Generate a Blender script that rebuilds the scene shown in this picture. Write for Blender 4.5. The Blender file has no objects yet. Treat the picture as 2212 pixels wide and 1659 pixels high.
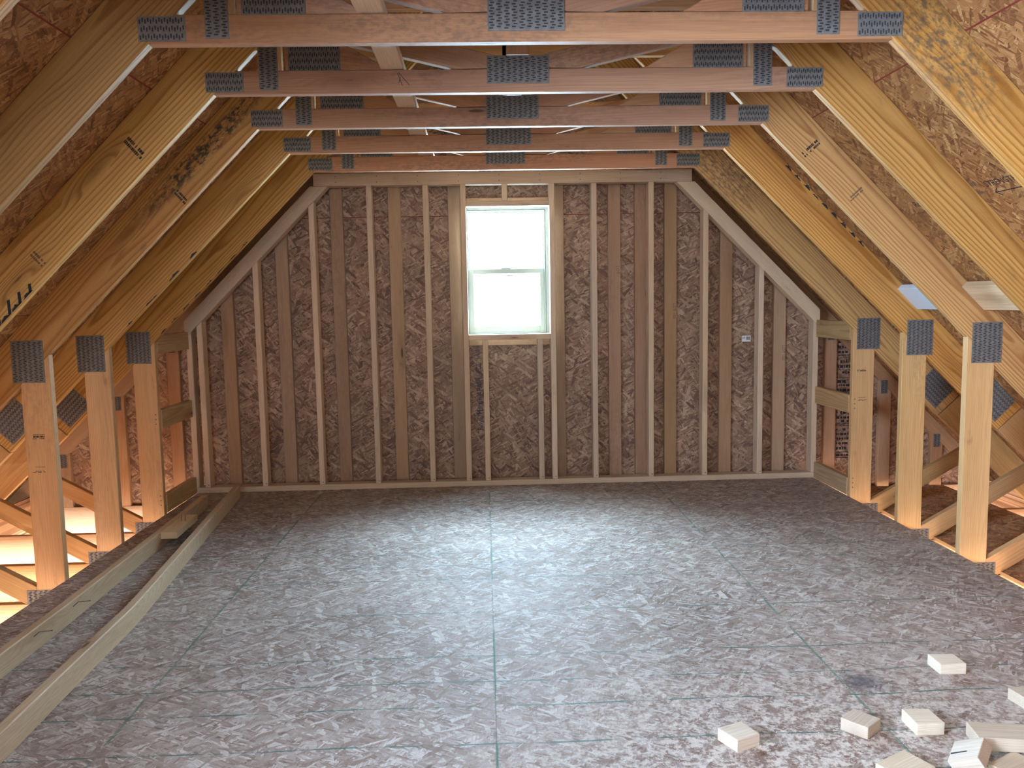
import bpy, bmesh, math, random
from mathutils import Vector, Matrix
random.seed(7)
sc = bpy.context.scene
C = sc.collection

# ------------------------------------------------------------------ camera
F_PX = 1735.94
CAM = Vector((-0.1522, 0.0, 1.2938)); YAW, PITCH, ROLL = 0.0328, 0.0996, 0.0182
fw = Vector((math.sin(YAW)*math.cos(PITCH), math.cos(YAW)*math.cos(PITCH), -math.sin(PITCH)))
rt = Vector((math.cos(YAW), -math.sin(YAW), 0)); up = rt.cross(fw)
r2 = rt*math.cos(ROLL) - up*math.sin(ROLL); u2 = rt*math.sin(ROLL) + up*math.cos(ROLL)
cd = bpy.data.cameras.new('camera'); cam = bpy.data.objects.new('camera', cd); C.objects.link(cam)
cam.matrix_world = Matrix(((r2.x, u2.x, -fw.x, CAM.x), (r2.y, u2.y, -fw.y, CAM.y), (r2.z, u2.z, -fw.z, CAM.z), (0, 0, 0, 1)))
cd.sensor_fit = 'HORIZONTAL'; cd.sensor_width = 36.0; cd.lens = 36.0*F_PX/2212.0
cd.clip_start = 0.02; cd.clip_end = 300
sc.camera = cam

# ------------------------------------------------------------------ sky, daylight, exposure
w = bpy.data.worlds.new('sky'); sc.world = w; w.use_nodes = True
bg = w.node_tree.nodes['Background']; bg.inputs[0].default_value = (0.80, 0.90, 1.0, 1); bg.inputs[1].default_value = 3.5

def area(name, loc, direction, sx, sy, power, col):
    l = bpy.data.lights.new(name, 'AREA'); l.shape = 'RECTANGLE'; l.size = sx; l.size_y = sy
    l.energy = power; l.color = col
    o = bpy.data.objects.new(name, l); C.objects.link(o); o.location = loc
    o.rotation_euler = Vector(direction).to_track_quat('-Z', 'Y').to_euler()
    return o
# daylight outside the far window, outside the roof window on the left beside the camera,
# outside the rear gable window, and at the open garage door below
area('daylight_far_window', (0.02, 6.30, 1.45), (0, -1, 0), 1.6, 1.9, 1400, (0.58, 0.79, 1.0))
area('daylight_far_sky', (0.02, 7.00, 3.60), (0, -1, -1), 2.4, 2.2, 1950, (0.60, 0.80, 1.0))
area('daylight_roof_window', (-3.35, -0.40, 1.75), (1, 0.24, -0.10), 2.0, 1.6, 1330, (0.62, 0.78, 1.0))
area('daylight_rear_window', (-0.3, -3.5, 1.5), (0, 1, -0.05), 1.8, 1.5, 95, (0.93, 0.95, 1.0))
area('daylight_garage_door', (0, -3.4, -1.7), (0, 1, 0.12), 6.6, 2.2, 4600, (0.95, 0.97, 1.0))

sc.view_settings.view_transform = 'Standard'; sc.view_settings.look = 'None'
sc.view_settings.gamma = 1.0; sc.view_settings.use_curve_mapping = False
sc.view_settings.exposure = 0.0
try:
    sc.cycles.use_denoising = True; sc.cycles.max_bounces = 8; sc.cycles.diffuse_bounces = 4; sc.cycles.glossy_bounces = 2
    sc.cycles.use_adaptive_sampling = True; sc.cycles.adaptive_threshold = 0.22; sc.cycles.adaptive_min_samples = 16
    sc.cycles.transparent_max_bounces = 8; sc.cycles.sample_clamp_indirect = 6.0
except Exception: pass

# ------------------------------------------------------------------ measured dimensions (metres)
Y1, S = 2.6397, 0.6096
A, HC, B = 1.184, 2.1202, 2.2104
RB = 3.304            # rafter underside: |x| + z
RT = 3.564            # rafter top / sheathing underside
TH = 0.038
YW = 5.648            # inner stud wall face
YG = 5.808            # gable stud face
ZC = -0.115           # bottom chord top outside the room
def TY(k): return Y1 + S*(k-1)

# ------------------------------------------------------------------ node helpers
class NT:
    def __init__(s, name):
        s.m = bpy.data.materials.new(name); s.m.use_nodes = True
        s.t = s.m.node_tree; s.t.nodes.clear()
        s.out = s.n('ShaderNodeOutputMaterial'); s.b = s.n('ShaderNodeBsdfPrincipled')
        s.l(s.b.outputs[0], s.out.inputs[0])
    def n(s, ty, **kw):
        nd = s.t.nodes.new(ty)
        for k, v in kw.items(): setattr(nd, k, v)
        return nd
    def l(s, a, b): s.t.links.new(a, b)
    def put(s, inp, v):
        if hasattr(v, 'is_linked') or hasattr(v, 'links'): s.l(v, inp)
        else: inp.default_value = v
    def m_(s, op, a, b=0.0, c=0.0, clamp=False):
        nd = s.n('ShaderNodeMath', operation=op); nd.use_clamp = clamp
        s.put(nd.inputs[0], a); s.put(nd.inputs[1], b); s.put(nd.inputs[2], c)
        return nd.outputs[0]
    def v_(s, op, a, b):
        nd = s.n('ShaderNodeVectorMath', operation=op)
        s.put(nd.inputs[0], a); s.put(nd.inputs[1], b); return nd.outputs[0]
    def xyz(s, x, y, z):
        nd = s.n('ShaderNodeCombineXYZ'); s.put(nd.inputs[0], x); s.put(nd.inputs[1], y); s.put(nd.inputs[2], z); return nd.outputs[0]
    def sep(s, v):
        nd = s.n('ShaderNodeSeparateXYZ'); s.l(v, nd.inputs[0]); return nd.outputs
    def noise(s, v, scale=1.0, detail=2.0, rough=0.5):
        nd = s.n('ShaderNodeTexNoise'); s.l(v, nd.inputs['Vector']); nd.inputs['Scale'].default_value = scale
        nd.inputs['Detail'].default_value = detail; nd.inputs['Roughness'].default_value = rough
        return nd.outputs[0]
    def ramp(s, f, stops, interp='LINEAR'):
        nd = s.n('ShaderNodeValToRGB'); cr = nd.color_ramp; cr.interpolation = interp
        while len(cr.elements) < len(stops): cr.elements.new(0.5)
        for e, (p, c) in zip(cr.elements, stops):
            e.position = p; e.color = (c[0], c[1], c[2], 1) if not isinstance(c, (int, float)) else (c, c, c, 1)
        s.l(f, nd.inputs[0]); return nd.outputs[0]
    def mix(s, f, a, b, mode='MIX'):
        nd = s.n('ShaderNodeMix', data_type='RGBA', blend_type=mode)
        s.put(nd.inputs[0], f)
        s.put(nd.inputs[6], a if not isinstance(a, tuple) else (*a[:3], 1)); s.put(nd.inputs[7], b if not isinstance(b, tuple) else (*b[:3], 1))
        return nd.outputs[2]
    def smooth(s, x, lo, hi):
        nd = s.n('ShaderNodeMapRange', interpolation_type='SMOOTHSTEP')
        s.put(nd.inputs[0], x); nd.inputs[1].default_value = lo; nd.inputs[2].default_value = hi
        return nd.outputs[0]
    def bump(s, h, strength=0.3, dist=0.002):
        nd = s.n('ShaderNodeBump'); nd.inputs['Strength'].default_value = strength; nd.inputs['Distance'].default_value = dist
        s.l(h, nd.inputs['Height']); s.l(nd.outputs[0], s.b.inputs['Normal'])

def wood(name, early, late, ring=0.010, contrast=0.8, mold=0.0, moldc=(0.05, 0.045, 0.04), rough=0.62, knots=0.5, spread=0.16, spot=None):
    t = NT(name)
    tc = t.n('ShaderNodeTexCoord').outputs['Object']; oi = t.n('ShaderNodeObjectInfo').outputs['Random']
    wn = t.n('ShaderNodeTexWhiteNoise', noise_dimensions='1D'); t.put(wn.inputs['W'], t.m_('MULTIPLY', oi, 91.7))
    rnd = t.sep(wn.outputs['Color'])
    x, y, z = t.sep(tc)[:]
    xo = t.m_('ADD', x, t.m_('MULTIPLY', oi, 37.0))
    off = t.xyz(xo, t.m_('ADD', y, t.m_('MULTIPLY', rnd[0], 9.0)), t.m_('ADD', z, t.m_('MULTIPLY', rnd[1], 9.0)))
    # sparse knots
    kv = t.n('ShaderNodeTexVoronoi'); kv.inputs['Scale'].default_value = 1.0
    t.l(t.v_('MULTIPLY', off, (1.7, 7.0, 9.0)), kv.inputs['Vector'])
    kd = kv.outputs['Distance']
    ksel = t.m_('GREATER_THAN', t.sep(kv.outputs['Color'])[0], 1.0-knots)
    kn = t.m_('MULTIPLY', t.m_('SUBTRACT', 1.0, t.smooth(kd, 0.03, 0.42)), ksel)
    core = t.m_('MULTIPLY', t.m_('SUBTRACT', 1.0, t.smooth(kd, 0.045, 0.085)), ksel)
    warp = t.noise(t.v_('MULTIPLY', off, (1.1, 7.0, 7.0)), 1.0, 2.0)
    yy = t.m_('ADD', y, t.m_('ADD', 0.035, t.m_('MULTIPLY', rnd[2], 0.05)))
    zz = t.m_('ADD', z, t.m_('MULTIPLY', t.m_('SUBTRACT', rnd[1], 0.5), spread))
    r = t.m_('SQRT', t.m_('ADD', t.m_('MULTIPLY', yy, yy), t.m_('MULTIPLY', zz, zz)))
    r = t.m_('ADD', r, t.m_('MULTIPLY', xo, 0.012))
    r = t.m_('ADD', r, t.m_('MULTIPLY', warp, 0.045))
    r = t.m_('ADD', r, t.m_('MULTIPLY', kn, 0.03))
    fr = t.m_('FRACT', t.m_('MULTIPLY', r, 1.0/ring))
    lw = t.ramp(fr, [(0.0, 0.0), (0.45, 0.12), (0.80, 1.0), (0.90, 0.75), (1.0, 0.0)])
    fib = t.noise(t.v_('MULTIPLY', off, (7.0, 420.0, 420.0)), 1.0, 2.0)
    soft = t.noise(t.v_('MULTIPLY', off, (0.8, 9.0, 14.0)), 1.0, 3.0)
    col = t.mix(t.m_('MULTIPLY', lw, contrast), early, late)
    col = t.mix(t.smooth(soft, 0.35, 0.75), col, t.mix(0.5, col, late), 'MIX')
    col = t.mix(0.35, col, t.ramp(fib, [(0.3, 0.55), (0.7, 1.25)]), 'MULTIPLY')
    # piece to piece tone
    tone = t.n('ShaderNodeHueSaturation'); t.l(col, tone.inputs['Color'])
    t.put(tone.inputs['Value'], t.m_('ADD', 0.86, t.m_('MULTIPLY', rnd[0], 0.26)))
    t.put(tone.inputs['Saturation'], t.m_('ADD', 0.9, t.m_('MULTIPLY', rnd[2], 0.2)))
    t.put(tone.inputs['Hue'], t.m_('ADD', 0.494, t.m_('MULTIPLY', rnd[1], 0.012)))
    col = tone.outputs[0]
    col = t.mix(t.m_('MULTIPLY', kn, 0.45), col, t.mix(0.6, late, (0.12, 0.05, 0.02)))
    col = t.mix(t.m_('MULTIPLY', core, 0.85), col, (0.05, 0.02, 0.012))
    # handling smudges, mill stain
    sm = t.m_('MULTIPLY', t.smooth(t.noise(t.v_('MULTIPLY', off, (5.0, 9.0, 12.0)), 1.0, 4.0, 0.65), 0.60, 0.78),
              t.smooth(soft, 0.42, 0.65))
    col = t.mix(t.m_('MULTIPLY', sm, 0.58 + 0.3*mold), col, (0.10, 0.065, 0.05))
    if mold > 0:
        if spot:
            cx_, hx_, cz_, hz_ = spot; wob = t.m_('MULTIPLY', t.m_('SUBTRACT', soft, 0.5), 0.9)
            ex = t.m_('DIVIDE', t.m_('SUBTRACT', x, cx_), hx_); ez = t.m_('DIVIDE', t.m_('SUBTRACT', z, cz_), hz_)
            g = t.m_('SUBTRACT', 1.0, t.smooth(t.m_('ADD', wob, t.m_('SQRT', t.m_('ADD', t.m_('MULTIPLY', ex, ex), t.m_('MULTIPLY', ez, ez)))), 0.35, 1.1))
        else: g = t.smooth(t.noise(t.v_('MULTIPLY', off, (0.75, 3.0, 4.0)), 1.0, 2.0), 0.50, 0.66)
        f = t.smooth(t.noise(t.v_('MULTIPLY', off, (30.0, 60.0, 60.0)), 1.0, 4.0, 0.7), 0.42, 0.62)
        col = t.mix(t.m_('MULTIPLY', t.m_('MULTIPLY', g, f), mold), col, moldc)
    t.l(col, t.b.inputs['Base Color']); t.b.inputs['Roughness'].default_value = rough
    t.bump(t.noise(t.v_('MULTIPLY', tc, (7.0, 300.0, 300.0)), 1.0, 0.0), 0.22, 0.0010)
    return t.m

def osb_nodes(t, cols, base=(14.0, 56.0), dark=0.3):
    """Layers of overlapping wood flakes in the sheet plane (local x, z)."""
    tc = t.n('ShaderNodeTexCoord').outputs['Object']; oi = t.n('ShaderNodeObjectInfo').outputs['Random']
    x, _, z = t.sep(tc)[:]
    P = t.xyz(t.m_('ADD', x, t.m_('MULTIPLY', oi, 53.0)), t.m_('ADD', z, t.m_('MULTIPLY', oi, 17.0)), 0.0)
    wv = t.n('ShaderNodeTexNoise', noise_dimensions='2D'); wv.inputs['Scale'].default_value = 26.0; wv.inputs['Detail'].default_value = 2.0
    t.l(P, wv.inputs['Vector'])
    P2 = t.v_('ADD', P, t.v_('MULTIPLY', t.v_('SUBTRACT', wv.outputs['Color'], (0.5, 0.5, 0.5)), (0.008, 0.008, 0.0)))
    col = None
    k = base[0]/14.0
    layers = [(0.15, 9.0, 34.0, 0.0), (1.25, 15.0, 80.0, 0.42), (-0.85, 11.0, 46.0, 0.52), (0.55, 9.0, 110.0, 0.58), (-0.30, 8.0, 40.0, 0.70), (2.05, 20.0, 120.0, 0.62), (0.95, 14.0, 60.0, 0.78)]
    sts = []
    for i, (ang, fx, fz, th) in enumerate(layers):
        mp = t.n('ShaderNodeMapping', vector_type='TEXTURE'); mp.inputs['Rotation'].default_value = (0, 0, ang)
        mp.inputs['Location'].default_value = (i*3.7, i*5.1, 0); mp.inputs['Scale'].default_value = (1.0/(fx*k), 1.0/(fz*k), 1); t.l(P2, mp.inputs['Vector'])
        vo = t.n('ShaderNodeTexVoronoi', voronoi_dimensions='2D', distance='CHEBYCHEV'); vo.inputs['Scale'].default_value = 1.0; t.l(mp.outputs[0], vo.inputs['Vector'])
        c = t.sep(vo.outputs['Color'])
        if i < 3:
            st = t.n('ShaderNodeTexNoise', noise_dimensions='2D'); st.inputs['Scale'].default_value = 1.0; st.inputs['Detail'].default_value = 2.0
            t.l(t.v_('MULTIPLY', mp.outputs[0], (1.1, 7.5, 1)), st.inputs['Vector']); sts.append(st)
        else: st = sts[i % 3]
        shade = t.m_('ADD', t.m_('MULTIPLY', c[1], 0.56), t.m_('MULTIPLY', st.outputs[0], 0.52))
        if col is None: col = shade
        else:
            msk = t.m_('GREATER_THAN', c[0], th)
            nd = t.n('ShaderNodeMix', data_type='FLOAT'); t.l(msk, nd.inputs[0]); t.l(col, nd.inputs[2]); t.l(shade, nd.inputs[3]); col = nd.outputs[0]
    col = t.m_('MULTIPLY_ADD', col, 1.3, -0.155)
    height = col
    col = t.ramp(col, cols)
    big = t.n('ShaderNodeTexNoise', noise_dimensions='2D'); big.inputs['Scale'].default_value = 2.2; big.inputs['Detail'].default_value = 3.0
    t.l(P, big.inputs['Vector'])
    col = t.mix(dark, col, t.ramp(big.outputs[0], [(0.3, 0.55), (0.7, 1.2)]), 'MULTIPLY')
    return col, height, P

def flake_relief(t, P):
    mp = t.n('ShaderNodeMapping'); mp.inputs['Rotation'].default_value = (0, 0, 0.4); mp.inputs['Scale'].default_value = (14, 60, 1); t.l(P, mp.inputs['Vector'])
    vo = t.n('ShaderNodeTexVoronoi', voronoi_dimensions='2D'); vo.inputs['Scale'].default_value = 1.0; t.l(mp.outputs[0], vo.inputs['Vector'])
    return t.sep(vo.outputs['Color'])[0]
def osb(name, cols, rough=0.6, dark=0.3, base=(14.0, 56.0)):
    t = NT(name); col, h, P = osb_nodes(t, cols, base, dark)
    t.l(col, t.b.inputs['Base Color']); t.b.inputs['Roughness'].default_value = rough
    t.bump(flake_relief(t, P), 0.35, 0.0015); return t.m

def flat(name, col, rough=0.5, metal=0.0, var=0.0, scale=40.0):
    t = NT(name)
    if var:
        tc = t.n('ShaderNodeTexCoord').outputs['Object']
        n = t.noise(tc, scale, 3.0)
        t.l(t.mix(var, col, t.ramp(n, [(0.3, 0.3), (0.7, 1.5)]), 'MULTIPLY'), t.b.inputs['Base Color'])
        t.l(t.m_('ADD', rough-0.1, t.m_('MULTIPLY', n, 0.25)), t.b.inputs['Roughness'])
    else:
        t.b.inputs['Base Color'].default_value = (*col, 1); t.b.inputs['Roughness'].default_value = rough
    t.b.inputs['Metallic'].default_value = metal
    return t.m

M = {}
M['rafter'] = wood('yellow_pine_rafter', (0.60, 0.36, 0.13), (0.33, 0.15, 0.04), 0.013, 0.95, 0.0, knots=0.35)
M['rafter_mold'] = wood('yellow_pine_rafter_speckled', (0.60, 0.36, 0.13), (0.33, 0.15, 0.04), 0.013, 0.9, 0.75, (0.07, 0.06, 0.05), knots=0.3, spot=(-0.12, 0.38, 0.02, 0.16))
M['rafter_stain'] = wood('yellow_pine_rafter_black_stain', (0.58, 0.34, 0.125), (0.33, 0.15, 0.04), 0.013, 0.9, 1.1, (0.035, 0.032, 0.03), knots=0.3, spot=(0.0, 0.62, -0.02, 0.055))
M['collar'] = wood('collar_tie_pine', (0.48, 0.265, 0.15), (0.36, 0.175, 0.095), 0.009, 0.45, 0.5, (0.13, 0.08, 0.06), knots=0.4)
M['post'] = wood('post_spruce', (0.62, 0.40, 0.21), (0.50, 0.28, 0.12), 0.008, 0.4, 0.25, (0.2, 0.14, 0.1), knots=0.45)
M['web'] = wood('web_spruce', (0.60, 0.38, 0.19), (0.44, 0.24, 0.10), 0.010, 0.5, knots=0.4)
M['stud'] = wood('stud_spruce', (0.66, 0.52, 0.38), (0.56, 0.40, 0.26), 0.007, 0.3, knots=0.3)
M['gstud'] = wood('gable_stud_spruce', (0.46, 0.29, 0.175), (0.37, 0.21, 0.115), 0.007, 0.4, 0.2, (0.12, 0.07, 0.05), knots=0.4)
M['block'] = wood('blocking_pine', (0.52, 0.36, 0.19), (0.36, 0.215, 0.09), 0.011, 0.7, knots=0.45)
M['loose'] = wood('loose_board_spruce', (0.66, 0.51, 0.33), (0.52, 0.35, 0.19), 0.009, 0.5, knots=0.6)
M['offcut'] = wood('offcut_spruce', (0.70, 0.60, 0.48), (0.56, 0.44, 0.31), 0.006, 0.45, knots=0.1)
DK = [(0.0, (0.065, 0.022, 0.008)), (0.22, (0.17, 0.068, 0.024)), (0.5, (0.29, 0.135, 0.046)), (0.78, (0.38, 0.20, 0.076)), (1.0, (0.53, 0.34, 0.16))]
WL = [(0.0, (0.055, 0.026, 0.02)), (0.20, (0.16, 0.085, 0.06)), (0.45, (0.29, 0.17, 0.115)), (0.75, (0.41, 0.265, 0.18)), (1.0, (0.60, 0.44, 0.32))]
FL = [(0.0, (0.085, 0.05, 0.042)), (0.22, (0.20, 0.132, 0.105)), (0.5, (0.30, 0.226, 0.197)), (0.74, (0.38, 0.318, 0.295)), (0.95, (0.60, 0.56, 0.54))]
M['osb_roof'] = osb('roof_sheathing_osb', DK)
M['osb_wall'] = osb('wall_sheathing_osb', WL)
M['osb_sheet'] = osb('loose_sheet_osb', [(p, (min(.8,c[0]*1.6), min(.7,c[1]*1.55), c[2]*1.3)) for p, c in WL])
M['osb_edge'] = flat('osb_cut_edge', (0.55, 0.42, 0.27), 0.8, 0, 0.5, 300)
M['plate'] = flat('galvanised_steel', (0.20, 0.20, 0.20), 0.55, 0.35, 0.35, 55)
M['slot'] = flat('tooth_slot_shade', (0.035, 0.035, 0.04), 0.7, 0.3)  # dark inside of the punched holes, their recess shade put into the colour
M['vinyl'] = flat('white_vinyl', (0.46, 0.54, 0.52), 0.4)
M['dark'] = flat('dark_gasket', (0.03, 0.03, 0.03), 0.6)
M['nail'] = flat('nail_steel', (0.12, 0.12, 0.13), 0.4, 0.9)
M['ink'] = flat('black_ink', (0.012, 0.014, 0.022), 0.75)
M['inkfade'] = flat('faded_stamp_ink', (0.13, 0.08, 0.055), 0.8)
M['inkblue'] = flat('blue_ink', (0.025, 0.06, 0.12), 0.8)
M['paint'] = flat('navy_marking_paint', (0.010, 0.018, 0.035), 0.5)
M['redline'] = flat('red_edge_seal', (0.20, 0.028, 0.022), 0.7)
M['paper'] = flat('white_paper', (0.80, 0.82, 0.82), 0.6)
M['baffle'] = flat('pale_blue_foam', (0.66, 0.80, 0.93), 0.45)
M['dust'] = flat('sawdust_crumbs', (0.78, 0.68, 0.58), 0.9)
M['ground'] = flat('pale_gravel', (0.50, 0.47, 0.43), 0.95, 0, 0.4, 6)
M['concrete'] = flat('concrete_slab', (0.55, 0.53, 0.50), 0.9, 0, 0.3, 3)
def glass_mat():
    t = NT('window_glass'); t.t.nodes.remove(t.b)
    tr = t.n('ShaderNodeBsdfTransparent'); tr.inputs[0].default_value = (0.93, 0.97, 0.96, 1)
    gl = t.n('ShaderNodeBsdfGlossy'); gl.inputs['Roughness'].default_value = 0.02
    lw = t.n('ShaderNodeLayerWeight'); lw.inputs[0].default_value = 0.5
    fr = t.n('ShaderNodeMath', operation='MULTIPLY_ADD'); t.l(lw.outputs['Facing'], fr.inputs[0]); fr.inputs[1].default_value = 0.12; fr.inputs[2].default_value = 0.03
    mx = t.n('ShaderNodeMixShader'); t.l(fr.outputs[0], mx.inputs[0]); t.l(tr.outputs[0], mx.inputs[1]); t.l(gl.outputs[0], mx.inputs[2])
    t.l(mx.outputs[0], t.out.inputs[0]); return t.m
M['glass'] = glass_mat()
LINES = [1.86, 2.06, 2.26, 2.485, 2.655, 2.86, 3.286, 3.703, 3.906, 4.104, 4.456, 4.70, 4.953, 5.19, 5.42]
SEAMX = [-1.313, -0.142, 1.033]
def floor_mat():
    t = NT('subfloor_osb'); col, h, P = osb_nodes(t, FL, (17.0, 76.0), 0.25)
    pos = t.n('ShaderNodeNewGeometry').outputs['Position']; x, y, _ = t.sep(pos)[:]
    # pale trodden sawdust film, thicker in the middle and at the lower right
    d1 = t.noise(pos, 1.1, 3.0); d2 = t.noise(pos, 24.0, 5.0, 0.75); d3 = t.noise(pos, 70.0, 3.0, 0.7)
    dx = t.m_('SUBTRACT', x, 0.85); dy = t.m_('SUBTRACT', y, 1.95)
    near = t.m_('SUBTRACT', 1.0, t.smooth(t.m_('SQRT', t.m_('ADD', t.m_('MULTIPLY', dx, dx), t.m_('MULTIPLY', t.m_('MULTIPLY', dy, dy), 1.6))), 0.15, 1.5))
    film = t.m_('MULTIPLY', t.smooth(d1, 0.38, 0.66), t.smooth(d2, 0.34, 0.66))
    col = t.mix(t.m_('MULTIPLY', film, 0.34), col, (0.60, 0.52, 0.47))
    crumb = t.m_('MULTIPLY', t.smooth(t.m_('ADD', t.m_('MULTIPLY', d2, 0.65), t.m_('MULTIPLY', d3, 0.35)), 0.46, 0.57), near)
    col = t.mix(t.m_('MULTIPLY', t.m_('MULTIPLY', near, t.m_('SUBTRACT', 1.0, crumb)), 0.35), col, (0.21, 0.12, 0.085))
    col = t.mix(t.m_('MULTIPLY', crumb, 0.80), col, (0.72, 0.66, 0.60))
    # grey scuffs and a dark spill with shapes of their own
    sc2 = t.smooth(t.noise(t.v_('ADD', pos, (7.3, 2.1, 0)), 2.3, 4.0, 0.65), 0.60, 0.76)
    col = t.mix(t.m_('MULTIPLY', sc2, 0.38), col, (0.13, 0.10, 0.105))
    sx = t.m_('SUBTRACT', x, 1.10); sy = t.m_('SUBTRACT', y, 2.56)
    sp = t.m_('SQRT', t.m_('ADD', t.m_('MULTIPLY', sx, sx), t.m_('MULTIPLY', sy, sy)))
    sp = t.m_('SUBTRACT', 1.0, t.smooth(t.m_('ADD', sp, t.m_('MULTIPLY', d2, 0.09)), 0.06, 0.15))
    col = t.mix(t.m_('MULTIPLY', sp, 0.72), col, (0.055, 0.055, 0.075))
    # green printed nailing lines across and the green sealed long edges
    brk = t.smooth(t.noise(t.v_('MULTIPLY', pos, (9.0, 30.0, 1.0)), 1.0, 3.0, 0.7), 0.40, 0.55)
    wob = t.m_('MULTIPLY', t.m_('SUBTRACT', t.noise(t.v_('MULTIPLY', pos, (2.0, 0.6, 1.0)), 1.0, 1.0), 0.5), 0.03)
    dmin = None
    for L in LINES:
        d = t.m_('ABSOLUTE', t.m_('SUBTRACT', t.m_('ADD', y, wob), L))
        dmin = d if dmin is None else t.m_('MINIMUM', dmin, d)
    ln = t.m_('MULTIPLY', t.m_('SUBTRACT', 1.0, t.smooth(dmin, 0.0024, 0.0050)), brk)
    dm2 = None
    for L in SEAMX:
        d = t.m_('ABSOLUTE', t.m_('SUBTRACT', x, L)); dm2 = d if dm2 is None else t.m_('MINIMUM', dm2, d)
    brk2 = t.smooth(t.noise(t.v_('MULTIPLY', pos, (30.0, 3.0, 1.0)), 1.0, 3.0, 0.7), 0.40, 0.56)
    ln2 = t.m_('MULTIPLY', t.m_('SUBTRACT', 1.0, t.smooth(dm2, 0.003, 0.0065)), brk2)
    col = t.mix(t.m_('MULTIPLY', ln, 0.85), col, (0.035, 0.125, 0.115))
    col = t.mix(t.m_('MULTIPLY', ln2, 0.75), col, (0.05, 0.15, 0.10))
    t.l(col, t.b.inputs['Base Color']); t.b.inputs['Roughness'].default_value = 0.42
    t.l(t.m_('ADD', 0.52, t.m_('MULTIPLY', d2, 0.3)), t.b.inputs['Roughness'])
    t.b.inputs['Specular IOR Level'].default_value = 0.35
    t.bump(flake_relief(t, P), 0.35, 0.0012); return t.m
M['floor'] = floor_mat()

# ------------------------------------------------------------------ object helpers
def empty(name, loc=(0, 0, 0), label=None, cat=None, group=None, kind=None):
    o = bpy.data.objects.new(name, None); C.objects.link(o); o.location = loc; o.empty_display_size = 0.1
    tag(o, label, cat, group, kind); return o
def tag(o, label=None, cat=None, group=None, kind=None):
    if label: o['label'] = label
    if cat: o['category'] = cat
    if group: o['group'] = group
    if kind: o['kind'] = kind
    return o
def frame(origin, X, Z):
    X = Vector(X).normalized(); Z = Vector(Z); Yv = Z.cross(X).normalized(); Z = X.cross(Yv)
    m = Matrix.Identity(4)
    for i in range(3): m[i][0], m[i][1], m[i][2], m[i][3] = X[i], Yv[i], Z[i], origin[i]
    return m
def world_of(o):
    m = o.matrix_basis.copy()
    return (world_of(o.parent) @ o.matrix_parent_inverse @ m) if o.parent else m
def place(o, mw):
    if o.parent: o.matrix_parent_inverse = Matrix.Identity(4); o.matrix_basis = world_of(o.parent).inverted() @ mw
    else: o.matrix_basis = mw
def prism_mesh(name, pts, t, bev=0.0025, seg=1):
    """polygon in local (x,z), extruded along local y from 0 to t"""
    bm = bmesh.new(); a = [bm.verts.new((u, 0, v)) for u, v in pts]; b = [bm.verts.new((u, t, v)) for u, v in pts]
    n = len(pts); bm.faces.new(a); bm.faces.new(b[::-1])
    for i in range(n): bm.faces.new((a[i], b[i], b[(i+1) % n], a[(i+1) % n]))
    bmesh.ops.recalc_face_normals(bm, faces=bm.faces)
    if bev: bmesh.ops.bevel(bm, geom=list(bm.edges), offset=bev, offset_type='OFFSET', segments=seg, profile=0.5, affect='EDGES', clamp_overlap=True)
    me = bpy.data.meshes.new(name); bm.to_mesh(me); bm.free(); return me
def put(name, me, mat, parent, mw):
    o = bpy.data.objects.new(name, me); C.objects.link(o)
    if mat is not None and not me.materials: me.materials.append(mat)
    if parent is not None: o.parent = parent
    place(o, mw); return o
def truss_piece(parent, name, pts, d, Y, mat, t=TH, bev=0.0025):
    """member lying in a vertical plane across the room; pts are world (x,z); d is the grain direction (x,z)"""
    dv = Vector((d[0], 0, d[1])).normalized(); cx = sum(p[0] for p in pts)/len(pts); cz = sum(p[1] for p in pts)/len(pts)
    m = frame((cx, Y, cz), dv, (-dv.z, 0, dv.x))
    if m[1][1] < 0: m = frame((cx, Y, cz), dv, (dv.z, 0, -dv.x))
    inv = m.inverted(); loc = [inv @ Vector((p[0], Y, p[1])) for p in pts]
    return put(name, prism_mesh(name, [(v.x, v.z) for v in loc], t, bev), mat, parent, m)
def box(parent, name, lo, hi, mat, axis='x', bev=0.0025):
    """axis-aligned timber; local x runs along the grain axis"""
    lo, hi = Vector(lo), Vector(hi); c = (lo+hi)/2; s = hi-lo
    if axis == 'x': m = frame(c, (1, 0, 0), (0, 0, 1)); L, T_, H = s.x, s.y, s.z
    elif axis == 'y': m = frame(c, (0, 1, 0), (0, 0, 1)); L, T_, H = s.y, s.x, s.z
    else: m = frame(c, (0, 0, 1), (1, 0, 0)); L, T_, H = s.z, s.y, s.x
    me = prism_mesh(name, [(-L/2, -H/2), (L/2, -H/2), (L/2, H/2), (-L/2, H/2)], T_, bev)
    me.transform(Matrix.Translation((0, -T_/2, 0)))
    return put(name, me, mat, parent, m)
def plank(parent, name, p, q, normal, width, thick, mat, bev=0.0025, bow=None):
    """board from p to q (centre line of its near face), face normal given"""
    p, q = Vector(p), Vector(q); X = (q-p); L = X.length; X.normalize(); n = Vector(normal); Zv = X.cross(n).normalized()
    m = frame((p+q)/2, X, Zv)
    sgn = 1 if Vector((m[0][1], m[1][1], m[2][1])).dot(n) < 0 else -1
    me = prism_mesh(name, [(-L/2, -width/2), (L/2, -width/2), (L/2, width/2), (-L/2, width/2)], thick*sgn, bev)
    bm = bmesh.new(); bm.from_mesh(me); bmesh.ops.recalc_face_normals(bm, faces=bm.faces); bm.to_mesh(me); bm.free()
    return put(name, me, mat, parent, m)

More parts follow.
